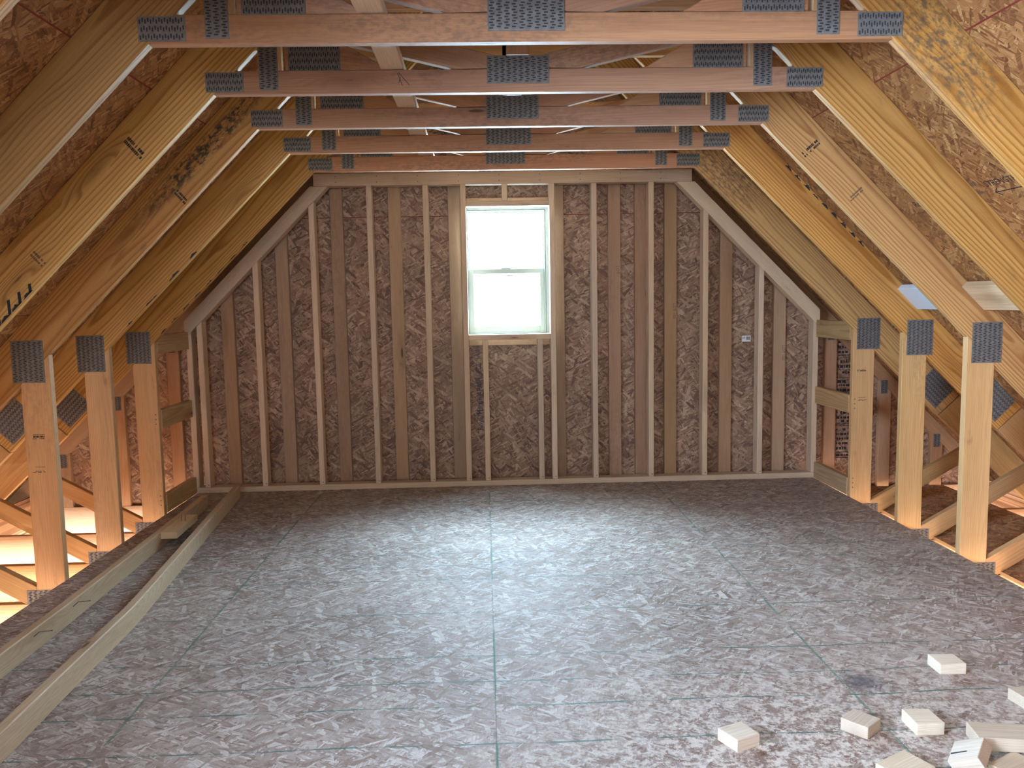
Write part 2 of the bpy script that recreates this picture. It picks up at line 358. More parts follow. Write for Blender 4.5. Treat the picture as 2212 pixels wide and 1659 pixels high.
PC = {}
def plate_mesh(w, h, vert):
    key = (round(w, 3), round(h, 3), vert)
    if key in PC: return PC[key]
    bm = bmesh.new(); t = 0.0022
    def quad(vs, mi):
        f = bm.faces.new([bm.verts.new(v) for v in vs]); f.material_index = mi; return f
    bmesh.ops.create_cube(bm, size=1.0, matrix=Matrix.Translation((0, -t/2, 0)) @ Matrix.Diagonal((w, t, h, 1)))
    pu, pv, su, sv = 0.0242, 0.0086, 0.0125, 0.0036
    a, b = (h, w) if vert else (w, h)
    nu, nv = int(a/pu), int((b-0.004)/pv)
    for i in range(nu):
        for j in range(nv):
            u = (i-(nu-1)/2)*pu; v = (j-(nv-1)/2)*pv + (0.0021 if i % 2 else -0.0021)
            u += 0.0025*(1 if j % 2 else -1)
            y = -t-0.0003
            def P(uu, vv, yy): return (vv, yy, uu) if vert else (uu, yy, vv)
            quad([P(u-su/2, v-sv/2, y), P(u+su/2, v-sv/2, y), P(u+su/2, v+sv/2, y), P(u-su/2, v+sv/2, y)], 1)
            y2 = y-0.0014; e = sv/2+0.0016
            quad([P(u-su/2, v+sv/2, y), P(u+su/2, v+sv/2, y), P(u+su/2, v+sv/2+0.0004, y2), P(u-su/2, v+sv/2+0.0004, y2)], 0)
            quad([P(u-su/2, v+sv/2+0.0004, y2), P(u+su/2, v+sv/2+0.0004, y2), P(u+su/2, v+e, y), P(u-su/2, v+e, y)], 0)
    me = bpy.data.meshes.new('gusset_plate'); bm.to_mesh(me); bm.free()
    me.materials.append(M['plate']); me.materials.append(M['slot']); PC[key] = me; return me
def plate(parent, cx, cz, w, h, Y, vert=False, ang=0.0):
    m = frame((cx, Y, cz), (math.cos(ang), 0, math.sin(ang)), (-math.sin(ang), 0, math.cos(ang)))
    return put('gusset_plate', plate_mesh(w, h, vert), None, parent, m)

def curve_text(parent, name, body, size, mw, mat, squeeze=1.0):
    cu = bpy.data.curves.new(name, 'FONT'); cu.body = body; cu.size = size; cu.align_x = 'CENTER'; cu.align_y = 'CENTER'
    cu.extrude = 0.0002; cu.resolution_u = 2
    o = bpy.data.objects.new('tmp', cu); C.objects.link(o)
    dg = bpy.context.evaluated_depsgraph_get(); me = bpy.data.meshes.new_from_object(o.evaluated_get(dg))
    bpy.data.objects.remove(o); bpy.data.curves.remove(cu)
    me.transform(Matrix.Diagonal((squeeze, 1, 1, 1))); me.materials.clear(); me.materials.append(mat)
    return put(name, me, None, parent, mw)
def face_frame(origin, right, upv):
    r = Vector(right).normalized(); u = Vector(upv).normalized(); n = r.cross(u); u = n.cross(r)
    m = Matrix.Identity(4)
    for i in range(3): m[i][0], m[i][1], m[i][2], m[i][3] = r[i], u[i], n[i], origin[i]
    return m
def blob(parent, name, pts3, mat, lift):
    """thin daub of paint or ink: polygon of 3-D points with a little thickness along lift"""
    lift = Vector(lift); bm = bmesh.new(); a = [bm.verts.new(Vector(p)+lift) for p in pts3]; b = [bm.verts.new(Vector(p)) for p in pts3]
    n = len(a); bm.faces.new(a); bm.faces.new(b[::-1])
    for i in range(n): bm.faces.new((a[i], b[i], b[(i+1) % n], a[(i+1) % n]))
    bmesh.ops.recalc_face_normals(bm, faces=bm.faces)
    me = bpy.data.meshes.new(name); bm.to_mesh(me); bm.free()
    return put(name, me, mat, parent, Matrix.Identity(4))
def nail(parent, p, q, r=0.0016, head=0.0036):
    p, q = Vector(p), Vector(q); d = q-p; L = d.length
    bm = bmesh.new()
    bmesh.ops.create_cone(bm, cap_ends=True, segments=8, radius1=r, radius2=r, depth=L, matrix=Matrix.Translation((0, 0, L/2)))
    if head: bmesh.ops.create_cone(bm, cap_ends=True, segments=10, radius1=head, radius2=head, depth=0.0015, matrix=Matrix.Translation((0, 0, L)))
    me = bpy.data.meshes.new('nail'); bm.to_mesh(me); bm.free()
    return put('nail', me, M['nail'], parent, Matrix.Translation(p) @ d.to_track_quat('Z', 'Y').to_matrix().to_4x4())

# ------------------------------------------------------------------ the setting: floor
floor = empty('floor', (0, 0, 0), 'dusty strand-board attic floor with green guide lines', 'floor', kind='structure')
cols = [-2.205]+SEAMX+[2.205]
ends = [[-3.2, -0.78, 1.66, 4.104, 5.95], [-3.2, 0.42, 2.86, 5.30, 5.95], [-3.2, -0.78, 1.26, 3.703, 5.95], [-3.2, 0.05, 2.485, 4.953, 5.95]]
for i in range(4):
    for a, b in zip(ends[i], ends[i][1:]):
        g = 0.00005
        x0, x1 = cols[i]+g, cols[i+1]-g; L, W_ = b-a-2*g, x1-x0
        m = frame(((x0+x1)/2, (a+b)/2, -0.019), (0, 1, 0), (1, 0, 0))
        me = prism_mesh('floor_panel', [(-L/2, -W_/2), (L/2, -W_/2), (L/2, W_/2), (-L/2, W_/2)], 0.019 if m[2][1] > 0 else -0.019, 0.0008)
        bm = bmesh.new(); bm.from_mesh(me); bmesh.ops.recalc_face_normals(bm, faces=bm.faces); bm.to_mesh(me); bm.free()
        put('floor_panel', me, M['floor'], floor, m)

# ------------------------------------------------------------------ roof sheathing
roof = empty('ceiling', (0, 0, RT), 'brown strand-board roof sheathing above the rafters', 'ceiling', kind='structure')
R2 = math.sqrt(2)
def slope_pt(s, x, y, lift=0.0):   # point on the sheathing underside, x distance from the ridge line, lifted outwards
    return Vector((s*(x+lift/R2), y, RT-x+lift/R2))
rows = [0.0, 0.557, 1.42, 2.283, 3.146, 4.05]
SKY = (-0.55, 0.95)    # roof window in the left slope beside the camera
for s in (-1, 1):
    for i, (xa, xb) in enumerate(zip(rows, rows[1:])):
        ys = [-3.25] + [y for y in ([-1.9, 0.525, 2.96, 5.4] if i % 2 else [-3.1, -0.68, 1.76, 4.18])] + [5.90]
        for a, b in zip(ys, ys[1:]):
            if b-a < 0.2: continue
            spans = [(a, b)]
            if s < 0 and i == 2:
                spans = []
                if a < SKY[0]: spans.append((a, min(b, SKY[0])))
                if b > SKY[1]: spans.append((max(a, SKY[1]), b))
            for (ya, yb) in spans:
                if yb-ya < 0.05: continue
                mid = slope_pt(s, (xa+xb)/2, (ya+yb)/2); X = Vector((0, 1, 0)); down = Vector((s, 0, -1)).normalized()
                m = frame(mid, X, down); out = Vector((s, 0, 1)).normalized()
                th = 0.012 if Vector((m[0][1], m[1][1], m[2][1])).dot(out) > 0 else -0.012
                g = 0.0015; L = yb-ya-2*g; W_ = (xb-xa)*R2-2*g
                me = prism_mesh('sheathing_panel', [(-L/2, -W_/2), (L/2, -W_/2), (L/2, W_/2), (-L/2, W_/2)], th, 0)
                p = put('sheathing_panel', me, M['osb_roof'], roof, m)
    # the red sealed panel edges along the joint
    for xj in (0.557, 1.42, 2.283):
        if s < 0 and xj > 1.5: continue
        a, b = slope_pt(s, xj, 0.98), slope_pt(s, xj, 5.85)
        plank(roof, 'panel_edge_seal', a+Vector((-s, 0, -1))*0.0008, b+Vector((-s, 0, -1))*0.0008, (-s, 0, -1), 0.006, 0.0006, M['redline'], 0)
    # roofing felt over the joints so no daylight leaks through
for s in (-1, 1):
    for ya, yb, xa, xb in ([(-3.25, 5.9, 0, 4.05)] if s > 0 else [(-3.25, SKY[0], 0, 4.05), (SKY[1], 5.9, 0, 4.05), (SKY[0], SKY[1], 0, 1.42), (SKY[0], SKY[1], 2.283, 4.05)]):
        a = slope_pt(s, (xa+xb)/2, ya, 0.0135); b = slope_pt(s, (xa+xb)/2, yb, 0.0135)
        plank(roof, 'roofing_felt', a, b, (-s, 0, -1), (xb-xa)*R2, 0.004, M['dark'], 0)
# ventilation blocks lying flat against the sheathing between the right rafters
def vent_block(name, k0, k1, mat):
    zc = 1.278; xx = 3.506-zc
    return plank(roof, name, (xx, TY(k0)+TH, zc), (xx, TY(k1), zc), (-1, 0, -1), 0.165, 0.036, mat)
vent_block('vent_block', 2, 3, M['loose'])
vent_block('foam_baffle', 3, 4, M['baffle'])['label'] = 'pale blue foam strip'

# printing on the right slope: words and a double arrow along the panel, a maker's mark in the next bay
def on_right(x, y): return slope_pt(1, x, y)+Vector((-1, 0, -1))*0.0006
UPS = Vector((-1, 0, 1)).normalized(); TOC = Vector((0, -1, 0)); INW = Vector((-1, 0, -1)).normalized()
curve_text(roof, 'panel_print', 'STRENGTH AXIS', 0.040, face_frame(on_right(1.836, 3.03), TOC, UPS), M['ink'], 0.95)
curve_text(roof, 'panel_print', 'RoyOMartin', 0.050, face_frame(on_right(1.850, 3.60), TOC, UPS), M['ink'], 0.95)
def print_stroke(a, b, wd):
    d = (b-a).normalized(); n = INW.cross(d)*wd/2
    blob(roof, 'panel_print', [a-n, b-n, b+n, a+n], M['ink'], INW*0.0003)
print_stroke(on_right(1.868, 3.15), on_right(1.868, 2.93), 0.004)
for yy, sg in ((3.15, -1), (2.93, 1)):
    for dx in (-0.014, 0.014): print_stroke(on_right(1.868, yy), on_right(1.868+dx, yy+sg*0.024), 0.004)
rng = random.Random(31); bmp = bmesh.new()
for x0, ya, yb, hh in ((1.832, 3.38, 3.22, 0.024), (1.862, 3.36, 3.19, 0.012), (1.888, 3.76, 3.60, 0.012)):
    yv = ya
    while yv > yb:
        l = rng.uniform(0.004, 0.012); a = on_right(x0, yv); b = on_right(x0, yv-l); uu = UPS*hh*rng.uniform(0.6, 1.0)
        bmp.faces.new([bmp.verts.new(v) for v in (a, b, b+uu, a+uu)]); yv -= l+0.004
me = bpy.data.meshes.new('panel_print'); bmp.to_mesh(me); bmp.free(); put('panel_print', me, M['inkfade'], roof, Matrix.Identity(4))

# ------------------------------------------------------------------ trusses
ORD = {0: 'attic roof truss partly overhead, only its rafter edge in the top left corner',
       1: 'nearest whole attic roof truss, its collar tie across the top of the view',
       2: 'second attic roof truss, dark collar tie with a pencilled X',
       3: 'third attic roof truss, leftmost and rightmost knee posts in view',
       4: 'fourth attic roof truss, middle knee post on each side',
       5: 'last attic roof truss, next to the end wall with the window'}
truss = {}
def make_truss(k):
    Y = TY(k); t = empty('roof_truss', (0, Y, ZC), ORD[k], 'roof truss', 'attic roof trusses'); truss[k] = t
    rng = random.Random(100+k)
    parts = {}
    for s in (-1, 1):
        sd = 'L' if s < 0 else 'R'
        mold = (k, s) in ((3, -1), (1, 1), (5, 1))
        # rafter: upper 2x8 from the ridge to the splice, lower 2x4 from the splice to the eave
        xs = 2.80
        pts = [(0.0, RB+0.0), (0.0, RT), (s*(xs+0.115), RT-xs-0.115), (s*(xs-0.02), RB-xs+0.02)]
        parts['raf'+sd] = truss_piece(t, 'top_chord', pts, (s, -1), Y, M['rafter_stain'] if (k, s) == (3, -1) else M['rafter_mold'] if mold else M['rafter'])
        lo = 3.95
        pts = [(s*(xs-0.017), RB-xs+0.017), (s*(xs+0.118), RT-xs-0.118), (s*lo, RT-lo), (s*lo, RT-lo-0.19)]
        truss_piece(t, 'rafter_tail', pts, (s, -1), Y, M['web'])
        # knee post
        zt = RB-B+0.0
        post = truss_piece(t, 'knee_post', [(s*B, ZC), (s*B, zt), (s*(B+0.14), zt-0.14), (s*(B+0.14), ZC)], (0, 1), Y, M['post'])
        parts['post'+sd] = post
        plate(t, s*(B+0.098), 1.062, 0.150, 0.200, Y)
        plate(t, s*(xs-0.045), 0.735-0.03, 0.20, 0.185, Y, True, -s*math.pi/4)
        # outer diagonal web and its foot plate
        truss_piece(t, 'diagonal_web', [(s*(B+0.14), -0.03), (s*3.02, 0.345), (s*3.02, 0.245), (s*(B+0.20), ZC), (s*(B+0.14), ZC)], (s, 0.53), Y, M['web'])
        plate(t, s*(B+0.11), -0.085, 0.155, 0.075, Y)
        # heel and upright plates on the collar tie
        plate(t, s*1.138, 2.166, 0.146, 0.075, Y, True)
        truss_piece(t, 'vertical_web', [(s*0.918, 2.209), (s*1.007, 2.209), (s*1.007, RB-1.007), (s*0.918, RB-0.918)], (0, 1), Y, M['web'])
        plate(t, s*0.968, 2.235, 0.074, 0.20, Y)
        # shallow upper web from the middle out to the rafter
        truss_piece(t, 'upper_web', [(s*0.03, 2.215), (s*0.245, 2.210), (s*0.905, 2.362), (s*0.905, 2.40), (s*0.80, 2.425), (s*0.03, 2.248)], (s, 0.23), Y, M['collar'])
        # filler on top of the collar tie under the web
        truss_piece(t, 'filler_block', [(s*0.50, 2.2095), (s*0.905, 2.2095), (s*0.905, 2.360), (s*0.66, 2.300)], (s, 0.1), Y, M['collar'])
        plate(t, s*0.790, 2.255, 0.20, 0.098, Y, True)
    # collar tie, upper tie, king post
    parts['collar'] = truss_piece(t, 'collar_tie', [(-A, HC), (A, HC), (A-0.0885, HC+0.0885), (-A+0.0885, HC+0.0885)], (1, 0), Y, M['collar'])
    truss_piece(t, 'upper_tie', [(-0.86, 2.435), (0.86, 2.435), (0.77, 2.524), (-0.77, 2.524)], (1, 0), Y, M['web'])
    truss_piece(t, 'king_post', [(-0.045, 2.262), (0.045, 2.262), (0.045, 3.24), (-0.045, 3.24)], (0, 1), Y, M['collar'])
    plate(t, 0.0, 2.206, 0.244, 0.106, Y)
    # bottom chord under and beyond the floor
    truss_piece(t, 'bottom_chord', [(-3.62, ZC-0.001), (3.62, ZC-0.001), (3.62, ZC-0.20), (-3.62, ZC-0.20)], (1, 0), Y, M['web'])
    truss_piece(t, 'floor_chord', [(-B+0.004, ZC), (B-0.004, ZC), (B-0.004, -0.0195), (-B+0.004, -0.0195)], (1, 0), Y, M['web'])
    return parts
TP = {k: make_truss(k) for k in range(0, 6)}

# marking paint along rafter edges, pencilled X, grade stamps
def edge_daubs(k, s, spans, c0=RB, inward=0.012, seed=1):
    rng = random.Random(seed); Y = TY(k)-0.0004; par = TP[k]['rafL' if s < 0 else 'rafR']
    for (xa, xb) in spans:
        n = 7; top = []; bot = []
        for i in range(n):
            x = xa+(xb-xa)*i/(n-1); wd = (inward*(0.3+rng.random()))*math.sin(math.pi*(i+0.5)/n)
            e = 0.002
            top.append((s*(x+(e+wd)/R2), Y, c0-x+(e+wd)/R2)); bot.append((s*(x+e/R2), Y, c0-x+e/R2))
        blob(par, 'paint_mark', top+bot[::-1], M['paint'], (0, -0.0004, 0))
edge_daubs(2, -1, [(1.925+0.045*i, 1.965+0.045*i) for i in range(8)], inward=0.012, seed=3)
for i in range(6):
    x = 1.93+0.043*i; Yq = TY(2)-.0004; h_ = 0.030+0.012*(i % 3)
    blob(TP[2]['rafL'], 'paint_mark', [(-x, Yq, RB-x+.003), (-(x+.012), Yq, RB-x-.009), (-(x+.014), Yq, RB-x+h_), (-(x+.003), Yq, RB-x+h_+.004)], M['paint'], (0, -.0004, 0))
edge_daubs(4, -1, [(1.70, 1.74), (1.80, 1.86), (1.93, 1.99), (2.07, 2.10)], inward=0.011, seed=5)
edge_daubs(5, -1, [(1.60+0.075*i, 1.645+0.075*i) for i in range(8)], inward=0.007, seed=8)
edge_daubs(4, 1, [(1.52+0.052*i, 1.555+0.052*i) for i in range(9)], c0=RT-0.022, inward=0.014, seed=11)
Yx = TY(2)-0.0004
for (x0, z0, x1, z1) in ((-0.470, 2.196, -0.452, 2.148), (-0.466, 2.198, -0.425, 2.150), (-0.458, 2.182, -0.466, 2.158)):
    d = Vector((x1-x0, 0, z1-z0)).normalized(); nrm = Vector((-d.z, 0, d.x))*0.0011
    a, b = Vector((x0, Yx, z0)), Vector((x1, Yx, z1))
    blob(TP[2]['collar'], 'pencil_mark', [a-nrm, b-nrm, b+nrm, a+nrm], M['ink'], (0, -.0003, 0))
def stamp(par, cx, cz, Y, w_, rows_, ang=0.0, mat=None, seed=0):
    rng = random.Random(seed); r = Vector((math.cos(ang), 0, math.sin(ang))); u = Vector((-math.sin(ang), 0, math.cos(ang)))
    bm = bmesh.new(); o = Vector((cx, Y-0.0005, cz))
    for (v, h) in rows_:
        x = -w_/2
        while x < w_/2:
            l = rng.uniform(0.003, 0.009)
            if rng.random() < 0.82:
                p = [o+r*x+u*v, o+r*(x+l)+u*v, o+r*(x+l)+u*(v+h), o+r*x+u*(v+h)]
                bm.faces.new([bm.verts.new(q) for q in p])
            x += l+0.0015
    me = bpy.data.meshes.new('grade_stamp'); bm.to_mesh(me); bm.free()
    return put('grade_stamp', me, mat or M['ink'], par, Matrix.Identity(4))
stamp(TP[3]['postL'], -B-0.078, 0.700, TY(3), 0.055, [(0.012, 0.003), (0, 0.008), (-0.007, 0.003)], seed=1)
stamp(TP[3]['postL'], -B-0.085, 0.545, TY(3), 0.05, [(0.012, 0.002), (-0.008, 0.003), (-0.014, 0.003)], seed=2)
stamp(TP[5]['postR'], B+0.055, 0.82, TY(5), 0.05, [(0.008, 0.003), (0, 0.006)], seed=3)
stamp(TP[5]['postR'], B+0.065, 0.64, TY(5), 0.05, [(0.01, 0.002), (-0.006, 0.003), (-0.011, 0.003)], seed=4)
stamp(TP[3]['rafR'], 1.415, RB+0.11-1.415, TY(3), 0.09, [(0.004, 0.012), (-0.012, 0.010)], 0.72, seed=5)
stamp(TP[3]['rafR'], 1.64, RB+0.12-1.64, TY(3), 0.08, [(0.004, 0.008), (-0.008, 0.006)], 0.72, M['inkfade'], seed=6)
stamp(TP[2]['rafL'], -1.50, RB+0.12-1.50, TY(2), 0.085, [(0.004, 0.012), (-0.014, 0.012)], -0.85, seed=7)
stamp(TP[2]['rafL'], -1.90, RB+0.10-1.90, TY(2), 0.07, [(0.004, 0.009), (-0.012, 0.008)], -0.85, M['inkfade'], seed=8)
stamp(TP[3]['rafL'], -1.55, RB+0.06-1.55, TY(3), 0.07, [(0.004, 0.010), (-0.012, 0.010)], -0.85, seed=9)
# nail holes up the last posts
for s in (-1, 1):
    for z in (0.06, 0.09, 0.12, 0.58, 0.61, 0.64):
        blob(TP[5]['postL' if s < 0 else 'postR'], 'nail_head', [(s*(B+0.018)+0.004*math.cos(a), TY(5)-.0004, z+0.004*math.sin(a)) for a in [i*math.pi/3 for i in range(6)]], M['nail'], (0, -.0006, 0))

# ------------------------------------------------------------------ knee wall blocking between the last truss and the end wall
for s, nm, lab in ((-1, 'wall_left', 'open knee wall framing along the left floor edge'), (1, 'wall_right', 'open knee wall framing along the right floor edge')):
    kw = empty(nm, (s*B, 5.4, 0), lab, 'wall', kind='structure')
    for z0, z1 in ((0.002, 0.118), (0.545, 0.665), (1.02, 1.14)):
        xa, xb = sorted((s*(B-0.006), s*(B+0.032)))
        box(kw, 'blocking', (xa, TY(5)+TH, z0), (xb, YW-0.001 if z0 > 0.01 else YW-0.001, z1), M['block'], 'y')

# ------------------------------------------------------------------ inner stud wall at the far end
wf = empty('wall_far', (0, YW, 0), 'unfinished stud wall around the window at the far end', 'wall', kind='structure')
SD = 0.089; hw = 0.019
def top_of(x): return min(2.1175, 3.322-abs(x))
box(wf, 'bottom_plate', (-2.215, YW, 0.001), (2.215, YW+SD, 0.0405), M['stud'])
box(wf, 'top_plate', (-1.303, YW, 2.1175), (1.310, YW+SD, 2.2035), M['stud'])
for s in (-1, 1):
    truss_piece(wf, 'rake_plate', [(s*1.2045, 2.1173), (s*2.232, 3.322-2.232), (s*2.232, 3.446-2.232), (s*1.329, 2.1173)], (s, -1), YW, M['stud'], SD)
def stud(x, z0, z1=None, name='stud'):
    if z1 is None:
        a, b = top_of(x-hw), top_of(x+hw); pts = [(x-hw, z0), (x+hw, z0), (x+hw, b-0.0005), (x-hw, a-0.0005)]
    else: pts = [(x-hw, z0), (x+hw, z0), (x+hw, z1), (x-hw, z1)]
    return truss_piece(wf, name, pts, (0, 1), YW, M['stud'], SD)
for x in (-2.204, -2.128, -1.725, -1.325, -0.928, -0.541, -0.283, 0.331, 0.625, 1.024, 1.410, 1.808, 2.203): stud(x, 0.041)
WX0, WX1, WZ0, WZ1 = -0.2635, 0.3115, 1.081, 1.966
box(wf, 'window_header', (WX0, YW, WZ1), (WX1, YW+SD, WZ1+0.036), M['stud'])
box(wf, 'window_sill_plate', (WX0, YW, WZ0-0.038), (WX1, YW+SD, WZ0), M['stud'])
stud(0.005, WZ1+0.0365, 2.117, 'cripple_stud')
for x in (-0.148, 0.237): stud(x, 0.041, WZ0-0.0385, 'cripple_stud')
# nail heads at the foot of each stud
for x in (-2.128, -1.725, -1.325, -0.928, -0.541, -0.283, -0.148, 0.237, 0.331, 0.625, 1.024, 1.41, 1.808, 2.203):
    blob(wf, 'nail_head', [(x+0.006+0.004*math.cos(i*1.047), YW-.0004, 0.058+0.004*math.sin(i*1.047)) for i in range(6)], M['nail'], (0, -.0005, 0))
rng = random.Random(4)
for i in range(9):
    x = -1.15+0.28*i
    for z in (2.14, 2.18): blob(wf, 'nail_head', [(x+0.0035*math.cos(j*1.047), YW-.0004, z+0.0035*math.sin(j*1.047)) for j in range(6)], M['nail'], (0, -.0005, 0))

# ------------------------------------------------------------------ outer gable wall: flat studs and strand-board
wg = empty('wall_gable', (0, YG, 0), 'gable end framing with flat studs and strand-board sheathing', 'wall', kind='structure')
def gtop(x): return RT-abs(x)-0.126
for x in (-3.20, -2.79, -2.385, -1.981, -1.58, -1.183, -0.773, 0.791, 0.983, 1.198, 1.604, 2.002, 2.385, 2.80, 3.20):
    truss_piece(wg, 'gable_stud', [(x-.0445, ZC), (x+.0445, ZC), (x+.0445, gtop(x+.0445)), (x-.0445, gtop(x-.0445))], (0, 1), YG, M['gstud'])
for x0, x1 in ((-0.395, -0.306), (0.340, 0.429)):
    truss_piece(wg, 'gable_stud', [(x0, ZC), (x1, ZC), (x1, gtop(x1)), (x0, gtop(x0))], (0, 1), YG, M['gstud'])
for s in (-1, 1):
    truss_piece(wg, 'gable_rafter', [(0.0, RT-0.126), (0.0, RT-0.001), (s*3.95, RT-3.951), (s*3.95, RT-4.076)], (s, -1), YG, M['gstud'])
    for x in (2.385, 2.79, 3.20): plate(wg, s*x, gtop(x)-0.015, 0.05, 0.10, YG-0.0005)
box(wg, 'gable_header', (-0.306, YG, 1.985), (0.340, YG+TH, 2.045), M['gstud'])
box(wg, 'gable_sill', (-0.306, YG, 0.995), (0.340, YG+TH, 1.050), M['gstud'])
box(wg, 'gable_bottom_chord', (-3.62, YG, ZC-0.20), (3.62, YG+TH, ZC-0.001), M['gstud'])
# sheathing panels (recessed joints), with the window cut out of the middle
YS = YG+TH+0.001; SZ = 1.924
def sheath(pts): truss_piece(wg, 'sheathing_panel', pts, (0, 1), YS, M['osb_wall'], 0.012, 0)
def cl(x, z): return (x, min(z, RT-abs(x)))
XS = [-3.66, -2.44, -1.22, -0.306, 0.340, 1.22, 2.44, 3.66]
g = 0.0015
for a, b in zip(XS, XS[1:]):
    a += g; b -= g
    if a < 0 < b:
        sheath([(a, -0.32), (b, -0.32), (b, 1.062), (a, 1.062)])
        sheath([(a, 1.975), (b, 1.975), (b, RT-abs(b)), (0, RT), (a, RT-abs(a))])
        continue
    lo, hi = -0.32, SZ-g
    za, zb = RT-abs(a), RT-abs(b)
    if max(za, zb) <= hi: 
        if max(za, zb) > lo:
            if min(za, zb) >= lo: sheath([(a, lo), (b, lo), (b, zb), (a, za)])
            else:
                s = 1 if a > 0 else -1; xe = s*(RT-lo)
                sheath([(a, lo), (xe, lo), (a, za)] if s > 0 else [(xe, lo), (b, lo), (b, zb)])
    elif min(za, zb) >= hi:
        sheath([(a, lo), (b, lo), (b, hi), (a, hi)]); sheath([(a, SZ+g), (b, SZ+g), (b, zb), (a, za)])
    else:
        s = 1 if a > 0 else -1; xc = s*(RT-hi)
        if s > 0:
            sheath([(a, lo), (b, lo), (b, zb), (xc, hi), (a, hi)]); xc2 = RT-SZ-g; sheath([(a, SZ+g), (xc2, SZ+g), (a, za)])
        else:
            sheath([(a, lo), (b, lo), (b, hi), (xc, hi), (a, za)]); xc2 = -(RT-SZ-g); sheath([(xc2, SZ+g), (b, SZ+g), (b, zb)])
# weather barrier outside
for pts in ([(-3.7, -0.35), (-0.306, -0.35), (-0.306, RT-0.30), (-3.7, RT-3.69)], [(3.7, -0.35), (3.7, RT-3.69), (0.34, RT-0.33), (0.34, -0.35)], [(-0.306, -0.35), (0.34, -0.35), (0.34, 1.06), (-0.306, 1.06)], [(-0.306, 1.976), (0.34, 1.976), (0.34, RT-.33), (-0.306, RT-.30)]):
    truss_piece(wg, 'house_wrap', pts, (1, 0), YS+0.014, M['dark'], 0.003, 0)
# red edge line of the joint, printed panel marks, paper sticker
for x0, x1 in ((-1.6, -0.312), (0.345, 1.6)):
    box(wg, 'panel_edge_seal', (x0, YS-0.0008, SZ-0.0025), (x1, YS-0.0002, SZ+0.0025), M['redline'], 'x', 0)
curve_text(wg, 'panel_print', 'RoyOMartin APA', 0.062, face_frame((-0.196, YS-0.0006, 0.545), (0, 0, 1), (-1, 0, 0)), M['inkblue'], 0.78)
curve_text(wg, 'panel_print', 'SH1 ECS', 0.050, face_frame((-0.200, YS-0.0006, 0.79), (0, 0, 1), (-1, 0, 0)), M['inkblue'], 0.85)
curve_text(wg, 'panel_print', '600 SERIES', 0.042, face_frame((-0.204, YS-0.0006, 0.955), (0, 0, 1), (-1, 0, 0)), M['inkblue'], 0.6)
st = box(wg, 'paper_sticker', (1.735, YS-0.0012, 0.985), (1.800, YS-0.0004, 1.030), M['paper'], 'x', 0); st['label'] = 'small white paper barcode sticker'
curve_text(wg, 'sticker_print', 'LP', 0.020, face_frame((1.748, YS-0.0016, 1.013), (1, 0, 0), (0, 0, 1)), M['ink'])
for i in range(7):
    box(wg, 'sticker_bar', (1.766+0.0045*i, YS-0.0018, 0.998), (1.766+0.0045*i+(0.0028 if i % 3 else 0.0016), YS-0.0013, 1.022), M['ink'], 'z', 0)
# black product print on the panel beyond the right knee wall: rules and blocks
rng = random.Random(12)
bmx = bmesh.new()
for z0, z1 in ((0.60, 1.02), (0.10, 0.52)):
    z = z0
    while z < z1:
        h = rng.choice((0.004, 0.006, 0.016, 0.02)); x = 2.455
        while x < 2.60:
            l = rng.uniform(0.006, 0.03) if h > 0.007 else 0.14
            l = min(l, 2.60-x)
            if rng.random() < 0.85: bmx.faces.new([bmx.verts.new(v) for v in ((x, YS-.0005, z), (x+l, YS-.0005, z), (x+l, YS-.0005, z+h), (x, YS-.0005, z+h))])
            x += l+0.006
        z += h+rng.uniform(0.008, 0.02)
me = bpy.data.meshes.new('panel_print'); bmx.to_mesh(me); bmx.free(); put('panel_print', me, M['ink'], wg, Matrix.Identity(4))
# faint mill numbers running up a few studs
for x, z, tx in ((1.02, 1.35, '100'), (1.225, 1.22, 'LOT 100'), (0.815, 1.52, 'LOT'), (2.03, 0.9, 'LOT 100')):
    curve_text(wg, 'mill_print', tx, 0.030, face_frame((x, YG-0.0006, z), (0, 0, -1), (1, 0, 0)), M['inkfade'])

# ------------------------------------------------------------------ window
win = empty('window_1', (0.02, YG, 1.06), 'white vinyl single-hung window in the end wall', 'window', kind='structure')
def ring(parent, name, x0, x1, z0, z1, wl, wr, wb, wt, y0, y1, mat):
    bm = bmesh.new()
    for a, b, c, d in ((x0, x0+wl, z0, z1), (x1-wr, x1, z0, z1), (x0+wl, x1-wr, z0, z0+wb), (x0+wl, x1-wr, z1-wt, z1)):
        bmesh.ops.create_cube(bm, size=1, matrix=Matrix.Translation(((a+b)/2, (y0+y1)/2, (c+d)/2)) @ Matrix.Diagonal((b-a, y1-y0, d-c, 1)))
    bmesh.ops.bevel(bm, geom=list(bm.edges), offset=0.0015, segments=1, affect='EDGES')
    me = bpy.data.meshes.new(name); bm.to_mesh(me); bm.free()
    return put(name, me, mat, parent, Matrix.Identity(4))
fx0, fx1, fz0, fz1 = -0.300, 0.330, 1.056, 1.982
ring(win, 'window_frame', fx0, fx1, fz0, fz1, 0.045, 0.045, 0.032, 0.034, YG-0.030, YG+0.065, M['vinyl'])
us = ring(win, 'upper_sash', fx0+0.042, fx1-0.042, 1.510, fz1-0.030, 0.012, 0.012, 0.030, 0.014, YG+0.020, YG+0.048, M['vinyl'])
ls = ring(win, 'lower_sash', fx0+0.044, fx1-0.044, fz0+0.030, 1.542, 0.034, 0.034, 0.048, 0.034, YG-0.014, YG+0.016, M['vinyl'])
box(us, 'pane', (fx0+0.054, YG+0.032, 1.538), (fx1-0.054, YG+0.036, fz1-0.044), M['glass'], 'x', 0)
box(ls, 'pane', (fx0+0.078, YG-0.001, fz0+0.078), (fx1-0.078, YG+0.003, 1.508), M['glass'], 'x', 0)
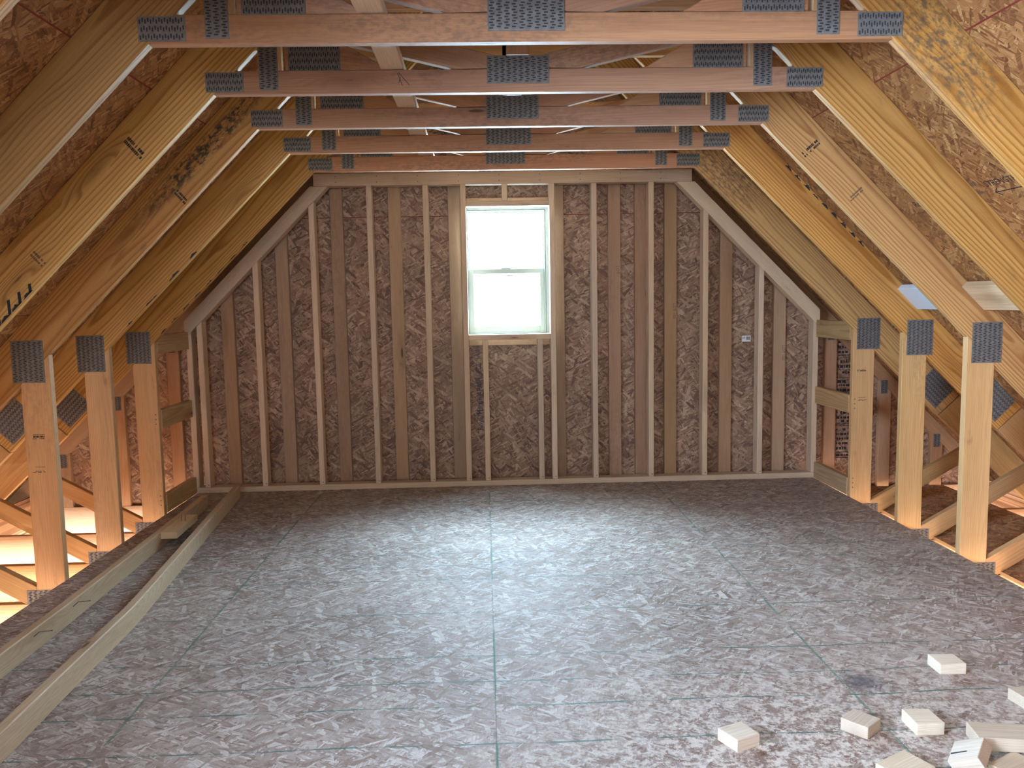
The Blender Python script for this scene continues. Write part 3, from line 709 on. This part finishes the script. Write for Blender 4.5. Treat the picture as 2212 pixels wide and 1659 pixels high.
box(ls, 'sash_lock', (-0.025, YG-0.012, 1.542), (0.045, YG+0.012, 1.552), M['vinyl'], 'x', 0.003)
box(ls, 'energy_tag', (0.015, YG-0.004, 1.492), (0.058, YG-0.002, 1.498), M['dark'], 'x', 0)
ring(win, 'gasket', fx0+0.036, fx1-0.036, fz0+0.024, fz1-0.026, 0.003, 0.003, 0.003, 0.003, YG-0.0315, YG-0.0295, M['dark'])

# ------------------------------------------------------------------ rear gable behind the camera, with its window opening
wr = empty('wall_rear', (0, -3.2, 0), 'strand-board rear gable behind the camera', 'wall', kind='structure')
def rp(pts): truss_piece(wr, 'sheathing_panel', pts, (0, 1), -3.22, M['osb_wall'], 0.012, 0)
rp([(-3.6, -0.3), (-1.2, -0.3), (-1.2, RT-1.2), (-3.6, RT-3.6)]); rp([(0.6, -0.3), (3.6, -0.3), (3.6, RT-3.6), (0.6, RT-0.6)])
rp([(-1.2, -0.3), (0.6, -0.3), (0.6, 0.75), (-1.2, 0.75)]); rp([(-1.2, 2.25), (0.6, 2.25), (0.6, RT-.6), (0, RT), (-1.2, RT-1.2)])
# ground and garage slab below
def slab(name, lo, hi, mat, label, cat):
    o = box(None, name, lo, hi, mat, 'x', 0); tag(o, label, cat, kind='structure'); return o
slab('ground', (-40, -40, -3.40), (40, 40, -3.20), M['ground'], 'pale gravel ground outside and below the house', 'ground')

for s, nm in ((-1, 'wall_eave_left'), (1, 'wall_eave_right')):
    xa, xb = sorted((s*3.44, s*3.455))
    slab(nm, (xa, -3.2, -3.2), (xb, 5.9, -0.03), M['osb_sheet'], 'strand-board outer wall under the %s eave' % ('left' if s < 0 else 'right'), 'wall')
for s, nm in ((-1, 'left'), (1, 'right')):  # added deck sheets, out of view, keeping garage light off the rafters
    xa, xb = sorted((s*2.216, s*3.43))
    slab('light_block_deck', (xa, -3.19, ZC-0.0005), (xb, 2.02, ZC+0.0115), M['osb_sheet'], 'strand-board deck added out of view to block garage light behind the %s knee posts beside the camera' % nm, 'deck')
slab('wall_garage', (-3.44, 5.9, -3.2), (3.44, 5.915, -0.32), M['osb_sheet'], 'strand-board end wall of the garage below', 'wall')
# ------------------------------------------------------------------ loose things
# longitudinal brace over the collar ties
br = box(None, 'brace_board', (-0.535, TY(0)-0.3, 2.2115), (-0.446, YW+0.05, 2.249), M['stud'], 'y')
tag(br, 'long flat brace board running over the collar ties left of centre', 'board')
# strand-board sheets lying on the bottom chords at the right
def sheet(name, lo, hi, label):
    o = bpy.data.objects.new(name, None); C.objects.link(o); o.location = ((lo[0]+hi[0])/2, (lo[1]+hi[1])/2, lo[2]); tag(o, label, 'board sheet')
    xm = (lo[0]+hi[0])/2
    s = plank(o, 'sheet_face', (xm, lo[1], hi[2]), (xm, hi[1], hi[2]), (0, 0, 1), hi[0]-lo[0], hi[2]-lo[2], M['osb_sheet'], 0.0006)
    x = lo[0]; e = box(o, 'sheet_edge', (x-0.0012, lo[1], lo[2]), (x-0.0002, hi[1], hi[2]), M['osb_edge'], 'y', 0)
    e['label'] = 'pale cut edge'
    return o
sheet('strand_board_sheet', (2.43, 3.30, ZC), (3.21, 5.74, ZC+0.018), 'loose strand-board sheet lying beyond the right knee posts')
# two long 2x4s on edge along the left
def bowed(name, pts, h, t, mat, label):
    """2x4 standing on edge; pts = (x of right face, y)"""
    bm = bmesh.new(); rings = []; N = 24; ya, yb = pts[0][1], pts[-1][1]
    def xat(y):
        for (x0, y0), (x1, y1) in zip(pts, pts[1:]):
            if y <= y1+1e-6: f = (y-y0)/(y1-y0); return x0+(x1-x0)*f
        return pts[-1][0]
    c = 0.004; x_ref = xat((ya+yb)/2); ym = (ya+yb)/2
    for i in range(N+1):
        y = ya+(yb-ya)*i/N; x = xat(y)-x_ref
        sec = [(-c, 0), (-t+c, 0), (-t, c), (-t, h-c), (-t+c, h), (-c, h), (0, h-c), (0, c)]
        rings.append([bm.verts.new((y-ym, -(x+dx), z-h/2)) for dx, z in sec])
    for a, b in zip(rings, rings[1:]):
        for j in range(8): bm.faces.new((a[j], a[(j+1) % 8], b[(j+1) % 8], b[j]))
    bm.faces.new(rings[0]); bm.faces.new(rings[-1][::-1]); bmesh.ops.recalc_face_normals(bm, faces=bm.faces)
    me = bpy.data.meshes.new(name); bm.to_mesh(me); bm.free()
    m = frame((x_ref, ym, h/2), (0, 1, 0), (0, 0, 1))
    e = empty(name, (x_ref, ym, 0.0), label, 'lumber', 'loose boards along the left knee wall')
    put('board', me, mat, e, m)
    return e, (lambda y: xat(y))
b1, x1f = bowed('loose_lumber', [(-1.865, 1.35), (-1.892, 2.787), (-1.901, 3.283), (-1.938, 4.31), (-1.981, 5.209)], 0.089, 0.038, M['loose'], 'pale board on edge nearer the left posts, bent nails in its side')
b2, x2f = bowed('loose_lumber', [(-1.545, 1.30), (-1.570, 2.272), (-1.589, 2.664), (-1.612, 3.26), (-1.69, 3.981), (-1.854, 5.486)], 0.089, 0.038, M['loose'], 'longer knotty board on edge, farther out on the floor, touching the end wall')
for y in (3.02, 3.33):
    x = x1f(y); z = 0.055
    nail(b1, (x-0.01, y, z), (x+0.028, y-0.012, z+0.030), head=0); nail(b1, (x+0.028, y-0.012, z+0.030), (x+0.070, y+0.0, z+0.029), head=0.0032)
y = 3.02
nail(b2, (x2f(y)-0.038, y, 0.06), (x2f(y)-0.065, y, 0.062), head=0)
blk = empty('nailed_block', (-1.885, 4.52, 0.051), 'short flat offcut nailed to the side of the left board, two nails up', 'wood block')
xb = x1f(4.5)
plank(blk, 'block', (xb+0.0445+0.006, 4.34, 0.0895), (xb+0.0445-0.012, 4.71, 0.0895), (0, 0, 1), 0.088, 0.038, M['loose'])
for dx in (0.040, 0.060): nail(blk, (xb+dx, 4.56, 0.085), (xb+dx+0.002, 4.56, 0.128), 0.0014, 0)
# offcuts at the lower right
def offcut(corners, z0, label, h=0.038, mat='offcut'):
    """corners: four (x,y) of the top face in order"""
    cx = sum(c[0] for c in corners)/4; cy = sum(c[1] for c in corners)/4
    e0 = Vector((corners[1][0]-corners[0][0], corners[1][1]-corners[0][1], 0)); e1 = Vector((corners[3][0]-corners[0][0], corners[3][1]-corners[0][1], 0))
    X = e0.normalized(); m = frame((cx, cy, z0+h), X, Vector((0, 0, 1)).cross(X))
    inv = m.inverted(); pts = []
    for c in corners:
        v = inv @ Vector((c[0], c[1], z0+h)); pts.append((v.x, v.z))
    sgn = -h if m[2][1] > 0 else h
    me = prism_mesh('wood_offcut', pts, sgn, 0.0022, 2)
    bm = bmesh.new(); bm.from_mesh(me); bmesh.ops.recalc_face_normals(bm, faces=bm.faces); bm.to_mesh(me); bm.free()
    o = put('wood_offcut', me, M[mat], None, m); tag(o, label, 'wood block', 'two-by-four offcuts on the floor at lower right'); return o
def rect(c, X, l, w_):
    c = Vector((c[0], c[1])); X = Vector(X).normalized(); Yv = Vector((-X.y, X.x))
    return [c-X*l/2+Yv*w_/2, c+X*l/2+Yv*w_/2, c+X*l/2-Yv*w_/2, c-X*l/2-Yv*w_/2]
offcut([(1.385, 2.676), (1.474, 2.671), (1.475, 2.592), (1.385, 2.593)], 0, 'offcut block standing apart, farthest back of the blocks')
offcut([(0.892, 2.269), (0.955, 2.321), (1.009, 2.257), (0.946, 2.207)], 0, 'angled offcut block across the green joint line, left of the squarely placed one')
offcut([(1.099, 2.309), (1.181, 2.305), (1.183, 2.219), (1.099, 2.219)], 0, 'squarely placed offcut block with bright front, right of the angled one')
offcut([(0.509, 2.237), (0.590, 2.271), (0.622, 2.197), (0.546, 2.166)], 0, 'leftmost offcut block, sitting in the sawdust')
offcut([(0.880, 2.030), (0.990, 2.089), (1.032, 2.004), (0.925, 1.945)], 0, 'offcut block cut by the bottom edge of the view, left of the small heap')
hb = offcut([(1.178, 2.010), (1.285, 2.064), (1.325, 1.985), (1.218, 1.931)], 0, 'lowest offcut of the small heap in the bottom right corner')
# one leaning block and one resting across it
def oriented(center, X, Z, l, t, h, label):
    m = frame(center, X, Z); me = prism_mesh('wood_offcut', [(-l/2, -h/2), (l/2, -h/2), (l/2, h/2), (-l/2, h/2)], t, 0.0022, 2)
    me.transform(Matrix.Translation((0, -t/2, 0)))
    o = put('wood_offcut', me, M['offcut'], None, m); tag(o, label, 'wood block', 'two-by-four offcuts on the floor at lower right'); return o
nrm = Vector((-0.522, 0.197, 0.83)).normalized(); ex = Vector((0.549, -0.661, 0.504)); ez = nrm.cross(ex)
tb = oriented(Vector((1.133, 2.037, 0.064))-nrm*0.019, ex, ez, 0.0865, 0.038, 0.0865, 'tilted offcut propped in the heap, black pencil stroke on its face')
mw = tb.matrix_basis.copy(); sy = 1 if (mw.to_3x3() @ Vector((0, 1, 0))).dot(nrm) > 0 else -1; sz = 1 if (mw.to_3x3() @ Vector((0, 0, 1))).dot(Vector((0.65, 0.72, 0.24))) > 0 else -1
blob(tb, 'pencil_stroke', [mw @ Vector((a, sy*0.0192, sz*b)) for a, b in ((-0.040, -0.014), (0.006, -0.012), (0.006, -0.008), (-0.040, -0.008))], M['ink'], (mw.to_3x3() @ Vector((0, sy*0.0004, 0))))
offcut([(1.205, 2.155), (1.375, 2.127), (1.360, 2.040), (1.190, 2.068)], 0.0385, 'flat offcut resting on the heap behind the tilted one, running out at the right')
offcut(rect((1.552, 2.380), (1, 0.15), 0.088, 0.085), 0, 'offcut block cut by the right edge of the view')
# splinters and crumbs of wood lying about
rng = random.Random(21)
spl = bpy.data.meshes.new('sawdust'); bm = bmesh.new()
for i in range(900):
    a = rng.gauss(0, 1); x = 0.85+a*0.42; yv = 2.05+rng.gauss(0, 1)*0.28
    if i % 9 == 0: x = rng.uniform(-1.4, 2.1); yv = rng.uniform(1.9, 5.3)
    if x > 2.15 or yv > 5.5: continue
    l = rng.uniform(0.0012, 0.004); wd = rng.uniform(0.0008, 0.002); hh = rng.uniform(0.0006, 0.0016)
    th = rng.uniform(0, 3.14)
    bmesh.ops.create_cube(bm, size=1, matrix=Matrix.Translation((x, yv, hh/2)) @ Matrix.Rotation(th, 4, 'Z') @ Matrix.Diagonal((l, wd, hh, 1)))
bm.to_mesh(spl); bm.free()
so = put('sawdust', spl, M['dust'], None, Matrix.Identity(4)); tag(so, 'pale sawdust and wood crumbs scattered on the floor', 'sawdust', kind='stuff')
